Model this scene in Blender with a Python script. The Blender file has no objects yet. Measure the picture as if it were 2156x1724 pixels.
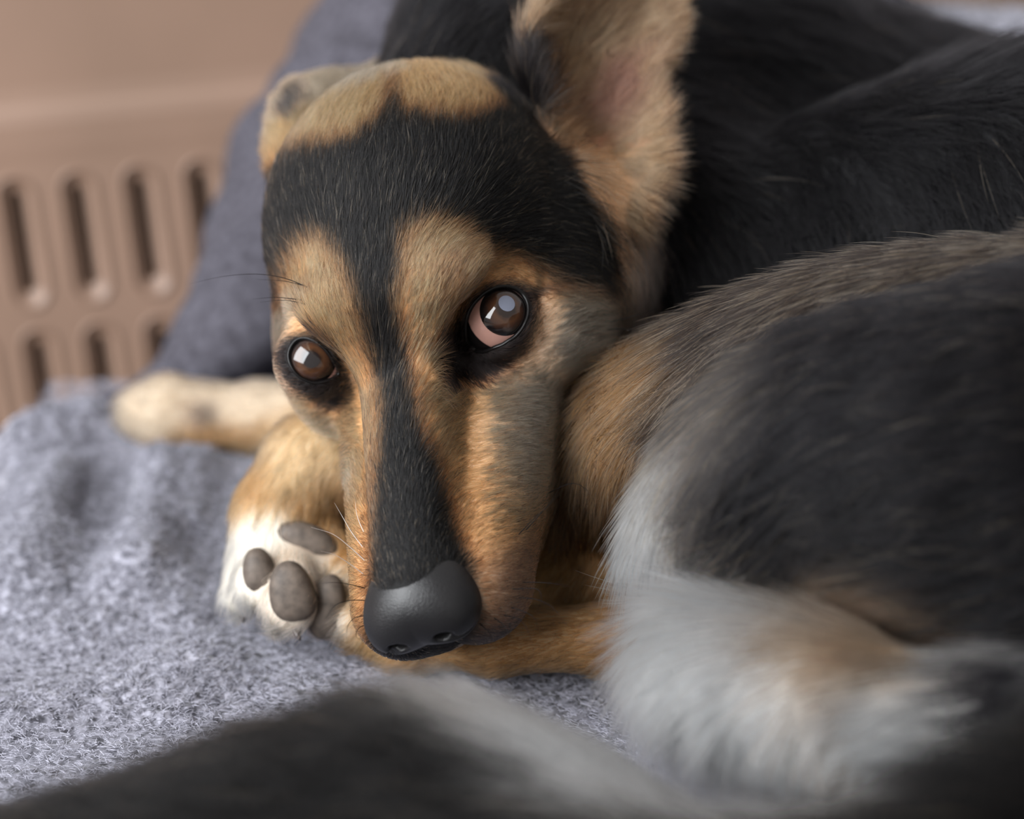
import bpy, math
import numpy as np
import openvdb
from mathutils import Matrix, Vector
from mathutils.bvhtree import BVHTree

rng = np.random.default_rng(7)
scene = bpy.context.scene
COL = scene.collection
MM = 0.001

# ------------------------------------------------------------------ camera
PITCH = math.radians(25.0)
FPX = 4769.0
CAM = np.array([0.0, -562.0, 344.0])                      # mm
CX = np.array([1.0, 0.0, 0.0])
CY = np.array([0.0, math.sin(PITCH), math.cos(PITCH)])    # up of the picture
CZ = np.array([0.0, -math.cos(PITCH), math.sin(PITCH)])   # back towards the lens
cam_data = bpy.data.cameras.new('camera')
cam_data.sensor_width = 36.0
cam_data.lens = FPX / 2156.0 * 36.0
cam_data.clip_start = 0.01
cam_data.dof.use_dof = True
cam_data.dof.focus_distance = 0.614
cam_data.dof.aperture_fstop = 5.0
cam = bpy.data.objects.new('camera', cam_data)
COL.objects.link(cam)
cam.matrix_world = Matrix(((CX[0], CY[0], CZ[0], CAM[0] * MM), (CX[1], CY[1], CZ[1], CAM[1] * MM),
                           (CX[2], CY[2], CZ[2], CAM[2] * MM), (0, 0, 0, 1)))
scene.camera = cam

# ------------------------------------------------------------------ light
world = bpy.data.worlds.new('room_light')
scene.world = world
world.use_nodes = True
bg = world.node_tree.nodes['Background']
bg.inputs[0].default_value = (1.0, 0.97, 0.95, 1)
bg.inputs[1].default_value = 0.42


def area_light(name, loc, target, sx, sy, power, color):
    d = bpy.data.lights.new(name, 'AREA')
    d.shape = 'RECTANGLE'
    d.size, d.size_y = sx, sy
    d.energy = power
    d.color = color
    o = bpy.data.objects.new(name, d)
    COL.objects.link(o)
    o.location = loc
    o.rotation_euler = (Vector(target) - Vector(loc)).to_track_quat('-Z', 'Y').to_euler()
    return o


# the tall window whose reflection shows in the dog's far eye: to the left, on the camera's side
area_light('window_left_offscreen', (-1.55, -1.08, 1.38), (0, 0.02, 0.06), 2.0, 2.0, 140.0, (0.94, 0.97, 1.0))
scene.view_settings.view_transform = 'Standard'
scene.view_settings.look = 'None'
scene.view_settings.gamma = 1.0
scene.view_settings.exposure = 0.6
scene.cycles.use_denoising = True
scene.cycles.max_bounces = 4
scene.cycles.transmission_bounces = 3
scene.cycles.glossy_bounces = 3
scene.cycles.diffuse_bounces = 3
scene.cycles.use_adaptive_sampling = True
scene.cycles.adaptive_threshold = 0.05
scene.cycles.transparent_max_bounces = 8


# ------------------------------------------------------------------ helpers
def at(px, py, d):
    """the point (mm) seen at picture position px, py and d mm in front of the lens"""
    return CAM + CX * ((px - 1078) / FPX * d) + CY * (-(py - 862) / FPX * d) - CZ * d


def project(P):
    q = P - CAM
    d = -(q @ CZ)
    return np.c_[1078 + FPX * (q @ CX) / d, 862 - FPX * (q @ CY) / d], d


def lin(r, g, b):
    c = np.array([r, g, b], float) / 255.0
    return np.where(c <= 0.04045, c / 12.92, ((c + 0.055) / 1.055) ** 2.4)


def norm(v):
    return v / np.maximum(np.linalg.norm(v, axis=-1, keepdims=True), 1e-9)


def new_obj(name, data, parent=None):
    o = bpy.data.objects.new(name, data)
    COL.objects.link(o)
    if parent is not None:
        o.parent = parent
    return o


def mesh_obj(name, V, faces, mat, parent=None, smooth=True):
    me = bpy.data.meshes.new(name)
    V = np.asarray(V, float) * MM
    if isinstance(faces, np.ndarray):
        n = faces.shape[1]
        me.vertices.add(len(V))
        me.vertices.foreach_set('co', V.astype(np.float32).ravel())
        me.loops.add(faces.size)
        me.loops.foreach_set('vertex_index', faces.astype(np.int32).ravel())
        me.polygons.add(len(faces))
        me.polygons.foreach_set('loop_start', np.arange(0, faces.size, n, dtype=np.int32))
        me.update(calc_edges=True)
        me.validate()
    else:
        me.from_pydata([tuple(v) for v in V], [], faces)
    if smooth:
        me.polygons.foreach_set('use_smooth', np.ones(len(me.polygons), dtype=bool))
    if mat is not None:
        me.materials.append(mat)
    return new_obj(name, me, parent)


def tag(o, label, cat, kind=None, group=None):
    if label:
        o['label'] = label
    if cat:
        o['category'] = cat
    if kind:
        o['kind'] = kind
    if group:
        o['group'] = group
    return o


def material(name, color=(0.5, 0.5, 0.5), rough=0.6, spec=0.5, **kw):
    m = bpy.data.materials.new(name)
    m.use_nodes = True
    b = m.node_tree.nodes['Principled BSDF']
    b.inputs['Base Color'].default_value = (*color, 1)
    b.inputs['Roughness'].default_value = rough
    b.inputs['Specular IOR Level'].default_value = spec
    for k, v in kw.items():
        b.inputs[k.replace('_', ' ')].default_value = v
    return m


# ------------------------------------------------------------------ distance fields (mm)
def smin(a, b, k):
    h = np.clip(0.5 + 0.5 * (b - a) / k, 0, 1)
    return b + (a - b) * h - k * h * (1 - h)


def smax(a, b, k):
    return -smin(-a, -b, k)


def ell(P, c, r, R=None):
    q = P - np.asarray(c, float)
    if R is not None:
        q = q @ R
    r = np.asarray(r, float)
    k0 = np.linalg.norm(q / r, axis=1)
    k1 = np.linalg.norm(q / (r * r), axis=1)
    return k0 * (k0 - 1) / np.maximum(k1, 1e-6)


def cone(P, a, b, ra, rb):
    """capsule whose radius runs from ra to rb"""
    a = np.asarray(a, float)
    b = np.asarray(b, float)
    ab = b - a
    t = np.clip(((P - a) @ ab) / (ab @ ab), 0, 1)
    return np.linalg.norm(P - a - t[:, None] * ab, axis=1) - (ra + (rb - ra) * t)


def far(P, a, b, r, reach=45.0):
    """is the whole batch of points out of reach of this piece?"""
    if len(P) > 60000 or len(P) == 0:
        return False
    lo, hi = P.min(0), P.max(0)
    gap = np.maximum(np.maximum(np.minimum(a, b) - hi, lo - np.maximum(a, b)), 0)
    return np.linalg.norm(gap) - r > reach


def chain(P, pts, k=6.0):
    """a limb through (point, radius) pairs"""
    d = np.full(len(P), 200.0)
    for (a, ra), (b, rb) in zip(pts[:-1], pts[1:]):
        if not far(P, a, b, max(ra, rb)):
            d = smin(d, cone(P, a, b, ra, rb), k)
    return d


# head frame: x = the dog's left, y = towards the nose, z = crown
RC = np.array([[0.94583202, -0.03298712, -0.32297621], [0.20776496, -0.7029359, 0.68023147],
               [0.24947045, 0.71048784, 0.65800571]])
_a = math.radians(-4.0)
RC = RC @ np.array([[math.cos(_a), 0, math.sin(_a)], [0, 1, 0], [-math.sin(_a), 0, math.cos(_a)]])
RH = np.c_[CX, CY, CZ] @ RC
TH = CAM + CX * -29.92 + CY * 22.47 + CZ * -629.55


def to_head(P):
    return (P - TH) @ RH


def from_head(L):
    return np.asarray(L, float) @ RH.T + TH


# eyes: centres in the world, lid openings as outlines on the eyeball
EYE_R = 10.2
EYES = {
    'left': dict(c=at(1046, 670, 629.0), lid=[(1064, 606), (1084, 610), (1099, 621), (1108, 640), (1109, 655), (1103, 677), (1091, 697), (1068, 715),
                 (1039, 728), (1012, 737), (999, 737), (988, 722), (984, 699), (986, 670), (996, 646), (1011, 629), (1034, 613)], gaze=(1065, 652)),
    'right': dict(c=at(660, 760, 641.0), lid=[(642, 714), (658, 719), (674, 730), (688, 744), (699, 762), (713, 786), (698, 795), (680, 801),
                  (660, 803), (645, 798), (630, 789), (620, 777), (613, 764), (610, 747), (616, 729), (627, 717)], gaze=(656, 757)),
}


def ray_sphere(px, py, c, r):
    o = CAM
    d = at(px, py, 1000.0) - o
    d = d / np.linalg.norm(d)
    oc = o - c
    b = oc @ d
    disc = b * b - (oc @ oc - r * r)
    if disc < 0:
        t = -b
        q = o + d * t - c
        return c + q / np.linalg.norm(q) * r
    return o + d * (-b - math.sqrt(disc))


for e in EYES.values():
    pts = np.array([ray_sphere(x, y, e['c'], EYE_R + 0.4) for x, y in e['lid']])
    n = norm(((pts - e['c']).mean(0))[None])[0]
    e1 = norm(np.cross(CY, n)[None])[0]
    e2 = np.cross(n, e1)
    e['n'], e['e1'], e['e2'] = n, e1, e2
    v = pts - e['c']
    ax = np.arctan2(np.linalg.norm(np.c_[v @ e1, v @ e2], axis=1), v @ n)
    th = np.arctan2(v @ e2, v @ e1)
    o = np.argsort(th)
    e['th'], e['ang'] = th[o], ax[o]
    g = ray_sphere(*e['gaze'], e['c'], EYE_R)
    e['g'] = norm((g - e['c'])[None])[0]


def lid_angle(e, th):
    T = np.r_[e['th'] - 2 * np.pi, e['th'], e['th'] + 2 * np.pi]
    A = np.r_[e['ang'], e['ang'], e['ang']]
    s = 0
    for w, o in ((0.25, -0.12), (0.5, 0.0), (0.25, 0.12)):
        s = s + w * np.interp(th + o, T, A)
    return s


def bend_muzzle(L):
    """the muzzle leans a little to the dog's right"""
    L = L.copy()
    L[:, 0] += 4.5 * np.clip((L[:, 1] - 5) / 70, 0, 1.3)
    return L


def sd_skull(P):
    L = bend_muzzle(to_head(P))
    A = np.c_[np.abs(L[:, 0]), L[:, 1], L[:, 2]]
    d = ell(L, (0, -45.5, -3), (44, 52, 45))
    d = smin(d, ell(L, (0, -8, 2), (32, 25, 22)), 10)
    d = smin(d, ell(A, (31, -29, -24), (20, 31, 26)), 10)
    d = smin(d, cone(L, (0, 8, -7), (0, 70, -28), 14, 11), 8)
    d = smin(d, cone(A, (13, 4, -32), (10, 62, -42), 18.5, 15.3), 8)
    d = smin(d, cone(A, (14, -22, -50), (6, 56, -54), 20, 11), 8)
    d = smin(d, ell(A, (19, 0, 11), (12, 9, 8)), 10)
    d = smin(d, ell(L, (0, 72, -33), (12, 10, 11)), 5)
    for e in EYES.values():
        v = P - e['c']
        r = np.linalg.norm(v, axis=1)
        near = r < 30
        if not near.any():
            continue
        vn, rn = v[near], r[near]
        dd = d[near]
        dd = smin(dd, rn - (EYE_R + 1.0), 3.0)
        ang = np.arctan2(np.linalg.norm(np.c_[vn @ e['e1'], vn @ e['e2']], axis=1), vn @ e['n'])
        th = np.arctan2(vn @ e['e2'], vn @ e['e1'])
        la = lid_angle(e, th)
        w = np.clip((ang - 0.5 * la - 0.5 * la.mean() - 0.1) / 0.9, 0, 1)
        w = 1 - w * w * (3 - 2 * w)
        wr = np.clip((29 - rn) / 17, 0, 1)
        w = w * wr * wr * (3 - 2 * wr)
        lid = rn - (EYE_R + 1.5)
        lid = np.where(lid > 0, 3.0 * np.tanh(lid / 3.0), lid)
        dd = dd * (1 - w) + lid * w
        f = (ang - la) * np.maximum(rn, 4)
        dd = smax(dd, -smax(f, rn - 15.0, 2.0), 0.8)
        d[near] = dd
    return d


# ears: shells swept between a front and a back edge, given as rows of (point, point, depth of cup)
def ear_points(rows, bow, nu=52, nv=40):
    rows = [(np.asarray(a, float), np.asarray(b, float), c) for a, b, c in rows]
    t = np.linspace(0, len(rows) - 1, nu)
    out = []
    for x in t:
        i = min(int(x), len(rows) - 2)
        f = x - i
        a = rows[i][0] * (1 - f) + rows[i + 1][0] * f
        b = rows[i][1] * (1 - f) + rows[i + 1][1] * f
        c = rows[i][2] * (1 - f) + rows[i + 1][2] * f
        s = np.linspace(0, 1, nv)[:, None]
        out.append(a * (1 - s) + b * s + bow * (c * 4 * s * (1 - s)))
    return np.concatenate(out)


VIEW = -CZ
EAR_L = ear_points([
    (at(1190, 340, 662), at(1300, 460, 655), 4), (at(1150, 265, 660), at(1370, 365, 662), 9), (at(1108, 160, 660), at(1395, 240, 668), 12),
    (at(1108, 80, 664), at(1386, 150, 673), 12), (at(1140, 10, 668), at(1420, 70, 678), 10), (at(1190, -70, 674), at(1432, -20, 684), 10),
    (at(1280, -160, 682), at(1425, -120, 690), 5), (at(1380, -220, 690), at(1405, -205, 693), 1)],
    norm((VIEW * 0.9 - CX * 0.3)[None])[0])
EAR_R = ear_points([
    (at(640, 400, 692), at(590, 430, 690), 2), (at(670, 330, 696), at(570, 320, 694), 4), (at(700, 275, 702), at(580, 225, 700), 6),
    (at(735, 245, 708), at(612, 180, 710), 7), (at(785, 215, 718), at(690, 158, 720), 6), (at(825, 195, 728), at(768, 158, 732), 4),
    (at(850, 180, 734), at(820, 168, 738), 1)],
    norm((CZ * 0.8 - CX * 0.2)[None])[0])


def sd_points(P, pts, thick, reach=14.0):
    d = np.full(len(P), reach)
    pts = pts[((pts > P.min(0) - reach) & (pts < P.max(0) + reach)).all(1)]
    if len(pts) == 0:
        return d
    lo, hi = pts.min(0) - reach, pts.max(0) + reach
    m = ((P > lo) & (P < hi)).all(1)
    idx = np.nonzero(m)[0]
    for s in range(0, len(idx), 3000):
        i = idx[s:s + 3000]
        q = pts[((pts > P[i].min(0) - reach) & (pts < P[i].max(0) + reach)).all(1)]
        if len(q):
            dd = ((P[i] ** 2).sum(1)[:, None] + (q ** 2).sum(1)[None] - 2 * P[i] @ q.T).min(1)
            d[i] = np.minimum(np.sqrt(np.maximum(dd, 0)) - thick, reach)
    return d


def sd_ears(P):
    return np.minimum(sd_points(P, EAR_L, 1.5), sd_points(P, EAR_R, 1.8))


def sd_neck(P, grow=0.0):
    d = chain(P, [(from_head((0, -55, -18)), 38), (at(1100, 160, 750), 43), (at(1480, 260, 790), 58)], 12) - grow
    L = to_head(P)
    d = smin(d, ell(L, (43, -52, -28), (16, 26, 30)), 8)
    d = smin(d, ell(L, (-36, -58, -26), (14, 22, 28)), 8)
    return d


def spline(rows, n=8):
    """(px, py, depth, radius) rows -> smooth list of (point, radius)"""
    A = np.array([list(at(x, y, d)) + [r] for x, y, d, r in rows])
    A = np.vstack([2 * A[0] - A[1], A, 2 * A[-1] - A[-2]])
    out = []
    for i in range(1, len(A) - 2):
        for t in np.arange(n) / n:
            p0, p1, p2, p3 = A[i - 1], A[i], A[i + 1], A[i + 2]
            out.append(0.5 * (2 * p1 + (p2 - p0) * t + (2 * p0 - 5 * p1 + 4 * p2 - p3) * t ** 2 + (3 * p1 - p0 - 3 * p2 + p3) * t ** 3))
    out.append(A[-2])
    return [(q[:3], q[3]) for q in out]


def tube(P, pts):
    d = np.full(len(P), 200.0)
    for (a, ra), (b, rb) in zip(pts[:-1], pts[1:]):
        if not far(P, a, b, max(ra, rb)):
            d = np.minimum(d, cone(P, a, b, ra, rb))
    return d


TORSO = spline([(1480, 260, 790, 58), (1800, 440, 800, 68), (2200, 575, 785, 70), (2700, 800, 690, 76)], 4)
CHEST = spline([(1330, 400, 745, 42), (1480, 560, 728, 44), (1780, 640, 725, 46)], 4)
RUMP = spline([(1830, 450, 705, 34), (2100, 440, 697, 46), (2500, 440, 672, 56)], 4)
KNEE = spline([(1290, 1000, 662, 22), (1500, 910, 638, 31), (1850, 860, 612, 40), (2250, 900, 592, 49)], 4)
THIGH = spline([(1450, 1150, 608, 15), (1570, 1090, 597, 26), (1800, 1010, 575, 39), (2250, 1000, 555, 50), (2700, 980, 580, 60)], 4)
HIND = spline([(1490, 1390, 568, 15), (1570, 1450, 552, 19), (1750, 1500, 534, 20), (2000, 1540, 522, 17), (2350, 1480, 532, 22)], 4)
TAIL = spline([(2700, 1560, 500, 26), (2250, 1790, 480, 22), (1900, 1930, 474, 21), (1550, 1960, 474, 21), (1230, 1850, 484, 22),
               (980, 1740, 496, 22), (700, 1760, 502, 22), (350, 1850, 504, 20), (-50, 1960, 500, 17), (-350, 2020, 500, 8)], 4)


def sd_torso(P):
    return smin(smin(tube(P, TORSO), tube(P, RUMP), 30), tube(P, CHEST), 20)


def sd_thigh(P):
    return smin(tube(P, KNEE), tube(P, THIGH), 5)


def sd_hind(P):
    return tube(P, HIND)


def sd_tail(P):
    return tube(P, TAIL)


# legs as (points, radii)
FAR_LEG = [(at(980, 900, 770), 17), (at(700, 885, 775), 14), (at(560, 880, 782), 11.5), (at(450, 880, 786), 11), (at(360, 870, 788), 12), (at(305, 868, 789), 9.5)]
NEAR_LEG = [(at(1000, 1010, 690), 22), (at(780, 990, 690), 18), (at(668, 985, 686), 15), (at(605, 1080, 678), 14), (at(585, 1165, 672), 14)]
TOES = [((at(545, 1150, 674), 8.5), (at(512, 1250, 666), 6.5)), ((at(565, 1165, 668), 7.5), (at(545, 1232, 656), 7.2)), ((at(620, 1190, 664), 8), (at(612, 1272, 649), 8.6)),
        ((at(675, 1190, 668), 8.5), (at(696, 1285, 657), 7.6)), ((at(640, 1110, 674), 8), (at(690, 1170, 670), 9))]
LOW_LEG = [(at(1600, 1300, 640), 14), (at(1300, 1345, 638), 9), (at(1050, 1345, 640), 8.5), (at(860, 1330, 650), 10), (at(765, 1320, 655), 7.5)]
BELLY = [(at(1120, 1130, 720), 30), (at(1260, 1190, 690), 30), (at(1450, 1260, 660), 28)]
LOW_TOES = [((at(790, 1290, 655), 8), (at(748, 1310, 650), 6)), ((at(780, 1200, 664), 8), (at(748, 1215, 660), 7))]


def sd_legs(P):
    d = chain(P, FAR_LEG, 5)
    d = np.minimum(d, chain(P, NEAR_LEG, 7))
    for (a, ra), (b, rb) in TOES:
        d = smin(d, cone(P, a, b, ra, rb), 1.2)
    d = np.minimum(d, chain(P, LOW_LEG, 6))
    d = np.minimum(d, chain(P, BELLY, 6))
    for (a, ra), (b, rb) in LOW_TOES:
        d = smin(d, cone(P, a, b, ra, rb), 2.0)
    return d


def sd_head_all(P):
    d = sd_skull(P)
    d = smin(d, sd_ears(P), 5.0)
    d = smin(d, sd_neck(P), 10.0)
    return d


def sd_body_all(P):
    d = smin(sd_neck(P, -2.0), sd_torso(P), 16)
    d = smin(d, sd_thigh(P), 6)
    d = smin(d, sd_hind(P), 5)
    d = np.minimum(d, sd_tail(P))
    d = np.minimum(d, sd_legs(P))
    return d


def build_field(fn, lo, hi, h):
    lo = np.asarray(lo, float)
    n = np.ceil((np.asarray(hi, float) - lo) / h).astype(int) + 1
    # coarse pass to skip empty space
    c = 6
    nc = n // c + 2
    g = np.stack(np.meshgrid(*[np.arange(k) for k in nc], indexing='ij'), -1).reshape(-1, 3)
    dc = fn(lo + (g + 0.5) * c * h).reshape(nc)
    band = 3.0 * h
    act = np.abs(dc) < (c * h * 0.9 + band)
    out = np.repeat(np.repeat(np.repeat(np.sign(dc) * band, c, 0), c, 1), c, 2)[:n[0], :n[1], :n[2]].astype(np.float32)
    ai = np.argwhere(act)
    ai = ai[np.lexsort(tuple((ai // 5).T))]
    off = np.stack(np.meshgrid(*[np.arange(c)] * 3, indexing='ij'), -1).reshape(-1, 3)
    for s in range(0, len(ai), 150):
        idx = (ai[s:s + 150, None, :] * c + off[None]).reshape(-1, 3)
        ok = (idx < n).all(1)
        idx = idx[ok]
        out[idx[:, 0], idx[:, 1], idx[:, 2]] = np.clip(fn(lo + idx * h), -band, band)
    out[0], out[-1], out[:, 0], out[:, -1], out[:, :, 0], out[:, :, -1] = [band] * 6
    grid = openvdb.FloatGrid(band)
    grid.copyFromArray(out)
    p, q = grid.convertToQuads(isovalue=0.0)
    return p * h + lo, q.astype(np.int32)

# ------------------------------------------------------------------ the setting: floor, basket, blanket
def node_mat(name, rough=0.6, spec=0.3):
    m = material(name, (0.5, 0.5, 0.5), rough, spec)
    return m, m.node_tree, m.node_tree.nodes['Principled BSDF']


def noise_color(nt, bsdf, c1, c2, scale, detail=4.0, lo=0.35, hi=0.65):
    tc = nt.nodes.new('ShaderNodeTexCoord')
    nz = nt.nodes.new('ShaderNodeTexNoise')
    nz.inputs['Scale'].default_value = scale
    nz.inputs['Detail'].default_value = detail
    rp = nt.nodes.new('ShaderNodeValToRGB')
    rp.color_ramp.elements[0].position = lo
    rp.color_ramp.elements[1].position = hi
    rp.color_ramp.elements[0].color = (*c1, 1)
    rp.color_ramp.elements[1].color = (*c2, 1)
    nt.links.new(tc.outputs['Object'], nz.inputs['Vector'])
    nt.links.new(nz.outputs['Fac'], rp.inputs['Fac'])
    nt.links.new(rp.outputs['Color'], bsdf.inputs['Base Color'])
    return tc, nz, rp


m_floor, nt, bs = node_mat('floor_wood', 0.5)
noise_color(nt, bs, (0.10, 0.06, 0.04), (0.16, 0.10, 0.07), 4.0)
fl = mesh_obj('floor', [(-3000, -2500, -128), (3000, -2500, -128), (3000, 3000, -128), (-3000, 3000, -128)], [(0, 1, 2, 3)], m_floor, smooth=False)
fl['kind'] = 'structure'

# plastic dog basket: a slotted inner wall, a rim bead on every slot, a plate added behind to keep the slots dark
m_basket, nt, bs = node_mat('brown_plastic', 0.42, 0.4)
noise_color(nt, bs, (0.150, 0.094, 0.066), (0.170, 0.106, 0.075), 14.0, 2.0)
BO = at(308, 485, 930)
BU = norm(np.array([0.985, 0.16, 0.05])[None])[0]
BD = norm(np.array([0.10, -0.19, -0.97])[None])[0]
BD = norm((BD - BU * 0.0)[None])[0]
BN = norm(np.cross(BU, BD)[None])[0]
if BN @ CZ < 0:
    BN = -BN
PU, PV = 25.0, 63.0          # pitch of the slots across and down


def bpt(u, v, n=0.0):
    return BO + BU * u + BD * v + BN * n


def capsule(w, l, n=28):
    out = []
    for i in range(n):
        a = 2 * math.pi * i / n
        out.append((w * math.cos(a), w * math.sin(a) + (l - w if math.sin(a) >= 0 else -(l - w))))
    return out


basket = new_obj('dog_basket', None)
tag(basket, 'brown plastic dog basket with rows of upright slots behind the blanket', 'dog basket')
ncol = list(range(-6, 10))
nrow = list(range(0, 3))
cap_o = capsule(8.24, 27.94)
N = len(cap_o)
V, Fc = [], []
for r in nrow:
    for c in ncol:
        u0, v0 = c * PU, r * PV
        base = len(V)
        for (u, v) in cap_o:
            V.append(bpt(u0 + u, v0 + v))
        for (u, v) in cap_o:               # matching points on the cell's border
            k = 1 / max(abs(u) / (PU / 2), abs(v) / (PV / 2), 1e-6)
            V.append(bpt(u0 + u * k, v0 + v * k))
        for i in range(N):
            j = (i + 1) % N
            Fc.append((base + i, base + j, base + N + j, base + N + i))
        V += [bpt(u0 + su * PU / 2, v0 + sv * PV / 2) for su, sv in ((1, 1), (-1, 1), (-1, -1), (1, -1))]
        b2 = [(u / max(abs(u) / (PU / 2), abs(v) / (PV / 2), 1e-6), v / max(abs(u) / (PU / 2), abs(v) / (PV / 2), 1e-6)) for u, v in cap_o]
        for i in range(N):
            j = (i + 1) % N
            e_i = abs(abs(b2[i][0]) - PU / 2) < 1e-6
            e_j = abs(abs(b2[j][0]) - PU / 2) < 1e-6
            if e_i != e_j:
                mu, mv = (b2[i][0] + b2[j][0]) / 2, (b2[i][1] + b2[j][1]) / 2
                q = 0 if (mu > 0 and mv > 0) else 1 if (mu < 0 and mv > 0) else 2 if (mu < 0) else 3
                Fc.append((base + N + i, base + N + j, base + 2 * N + q))
ul, ur = (ncol[0] - 0.5) * PU, (ncol[-1] + 0.5) * PU
vt, vb = -0.5 * PV, (nrow[-1] + 0.5) * PV
prof = [(vt, 0), (vt - 6, 0.3), (vt - 16, 0.3), (vt - 21, -0.6), (vt - 24, -2.2), (vt - 30, -2.8), (vt - 60, -2.8), (vt - 95, -2.8), (vt - 100, -5), (vt - 102, -24)]
for (va, na), (vb_, nb) in zip(prof[:-1], prof[1:]):
    b = len(V)
    V += [bpt(ul, va, na), bpt(ur, va, na), bpt(ur, vb_, nb), bpt(ul, vb_, nb)]
    Fc.append((b, b + 1, b + 2, b + 3))
b = len(V)
V += [bpt(ul, vb), bpt(ur, vb), bpt(ur, vb + 30, 0), bpt(ul, vb + 30, 0)]
Fc.append((b, b + 1, b + 2, b + 3))
wp = mesh_obj('wall_panel', V, Fc, m_basket, basket, smooth=False)
# a rim for each slot: bead, dished band, slot edge, throat
rings = [(8.24, 27.94, 0.00), (7.88, 27.57, 0.90), (7.33, 27.02, 1.10), (6.78, 26.47, 0.60), (6.05, 25.65, -1.00), (4.03, 23.08, -1.60), (3.02, 21.80, -1.90), (2.47, 21.07, -2.60), (2.38, 20.98, -16.00)]
V, Fc = [], []
for w, l, n_ in rings:
    V += [BU * u + BD * v + BN * n_ for u, v in capsule(w, l)]
for k in range(len(rings) - 1):
    for i in range(N):
        j = (i + 1) % N
        Fc.append((k * N + i, k * N + j, (k + 1) * N + j, (k + 1) * N + i))
rim0 = None
for r in nrow:
    for c in ncol:
        if rim0 is None:
            rim0 = mesh_obj('slot_rim', V, Fc, m_basket, basket)
            o = rim0
        else:
            o = rim0.copy()
            COL.objects.link(o)
            o.parent = basket
        o.location = Vector(bpt(c * PU, r * PV) * MM)
V = []
for n_ in (-24, -28):
    V += [bpt(ul, vt - 102, n_), bpt(ur, vt - 102, n_), bpt(ur, vb + 30, n_), bpt(ul, vb + 30, n_)]
mesh_obj('slot_dark_backing', V, [(0, 1, 2, 3), (7, 6, 5, 4), (0, 4, 5, 1), (1, 5, 6, 2), (2, 6, 7, 3), (3, 7, 4, 0)], m_basket, basket, smooth=False)  # added plate that shuts light out behind the slots
V = []
for z in (-128, -120):
    V += [(-330, -260, z), (420, -260, z), (420, 480, z), (-330, 440, z)]
mesh_obj('base', V, [(0, 3, 2, 1), (4, 5, 6, 7), (0, 1, 5, 4), (1, 2, 6, 5), (2, 3, 7, 6), (3, 0, 4, 7)], m_basket, basket, smooth=False)

# blanket: rumpled cloth on the basket's floor, climbing its wall behind the dog
CREST = [(-60, 960, 785, 0), (130, 868, 800, 2), (290, 715, 822, 6), (430, 590, 842, None), (520, 360, 868, None), (600, 160, 882, None), (690, 5, 892, None),
         (850, -150, 902, None), (1250, -160, 915, None), (1700, -30, 915, None), (2160, 10, 905, None), (2700, 20, 900, None)]
CP = np.array([at(a, b_, c) for a, b_, c, d in CREST])
for i, r in enumerate(CREST):
    if r[3] is not None:
        CP[i, 2] = r[3]


def vnoise(x, y, s, seed):
    g = np.random.default_rng(seed).random((256, 256))
    x, y = x / s, y / s
    xi, yi = np.floor(x).astype(int), np.floor(y).astype(int)
    fx, fy = x - xi, y - yi
    fx, fy = fx * fx * (3 - 2 * fx), fy * fy * (3 - 2 * fy)
    a, b = g[xi % 256, yi % 256], g[(xi + 1) % 256, yi % 256]
    c, d = g[xi % 256, (yi + 1) % 256], g[(xi + 1) % 256, (yi + 1) % 256]
    return (a * (1 - fx) + b * fx) * (1 - fy) + (c * (1 - fx) + d * fx) * fy - 0.5


def seg_dist(x, y, p, q):
    dx, dy = q[0] - p[0], q[1] - p[1]
    t = np.clip(((x - p[0]) * dx + (y - p[1]) * dy) / (dx * dx + dy * dy), 0, 1)
    ex, ey = x - p[0] - t * dx, y - p[1] - t * dy
    return np.hypot(ex, ey), t, ex * -dy + ey * dx


def ridge(x, y, a, b, w, h):
    """a soft fold of height h between two picture-free floor points"""
    d, t, _ = seg_dist(x, y, a, b)
    return h * np.exp(-(d / w) ** 2)


def gp(px, py):
    """floor point (z = 0) seen at a place in the photograph"""
    q = at(px, py, 1.0) - CAM
    return CAM + q * (CAM[2] / -q[2])


FOLDS = [(gp(330, 1000), gp(300, 1230), 12, 9), (gp(150, 1010), gp(40, 1230), 16, 9), (gp(235, 960), gp(215, 1100), 9, -10), (gp(60, 930), gp(190, 900), 12, 8),
         (gp(430, 960), gp(420, 1100), 9, 4), (gp(120, 1330), gp(380, 1290), 14, 3), (gp(60, 1500), gp(420, 1400), 16, 3), (gp(500, 1300), gp(700, 1390), 10, -3)]


def blanket_h(x, y):
    h = np.zeros_like(x)
    best = np.full_like(x, 1e9)
    side = np.zeros_like(x)
    hc = np.zeros_like(x)
    for i in range(len(CP) - 1):
        d, t, s = seg_dist(x, y, CP[i], CP[i + 1])
        m = d < best
        best = np.where(m, d, best)
        side = np.where(m, s, side)
        hc = np.where(m, CP[i, 2] * (1 - t) + CP[i + 1, 2] * t, hc)
    front = side < 0
    w = np.where(front, 20 + 0.30 * hc, 30 + 0.2 * hc)
    k = np.clip((x - 10) / 70, 0, 1)
    hc = hc * k * k * (3 - 2 * k)
    h = hc * np.exp(-(best / w) ** 3.0)
    h = h - np.where(~front, np.clip((best - 6) * 0.9, 0, 30), 0)
    for a, b, w_, hh in FOLDS:
        h = h + ridge(x, y, a, b, w_, hh * 1.5)
    h = h + 5 * vnoise(x, y, 46, 1) + 3 * vnoise(x + 71, y, 23, 2)
    beyond = (~front) & (best > 34)
    return h, beyond


def fine_h(x, y):
    # the knitted loops: packed little bumps
    n = vnoise(x, y, 2.3, 3) + 0.6 * vnoise(x + 9, y, 1.3, 4) + 0.8 * vnoise(x, y + 5, 5.0, 5)
    return 1.5 * n


step = 1.05
bx = np.arange(-215, 300, step)
by = np.arange(-215, 400, step)
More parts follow.
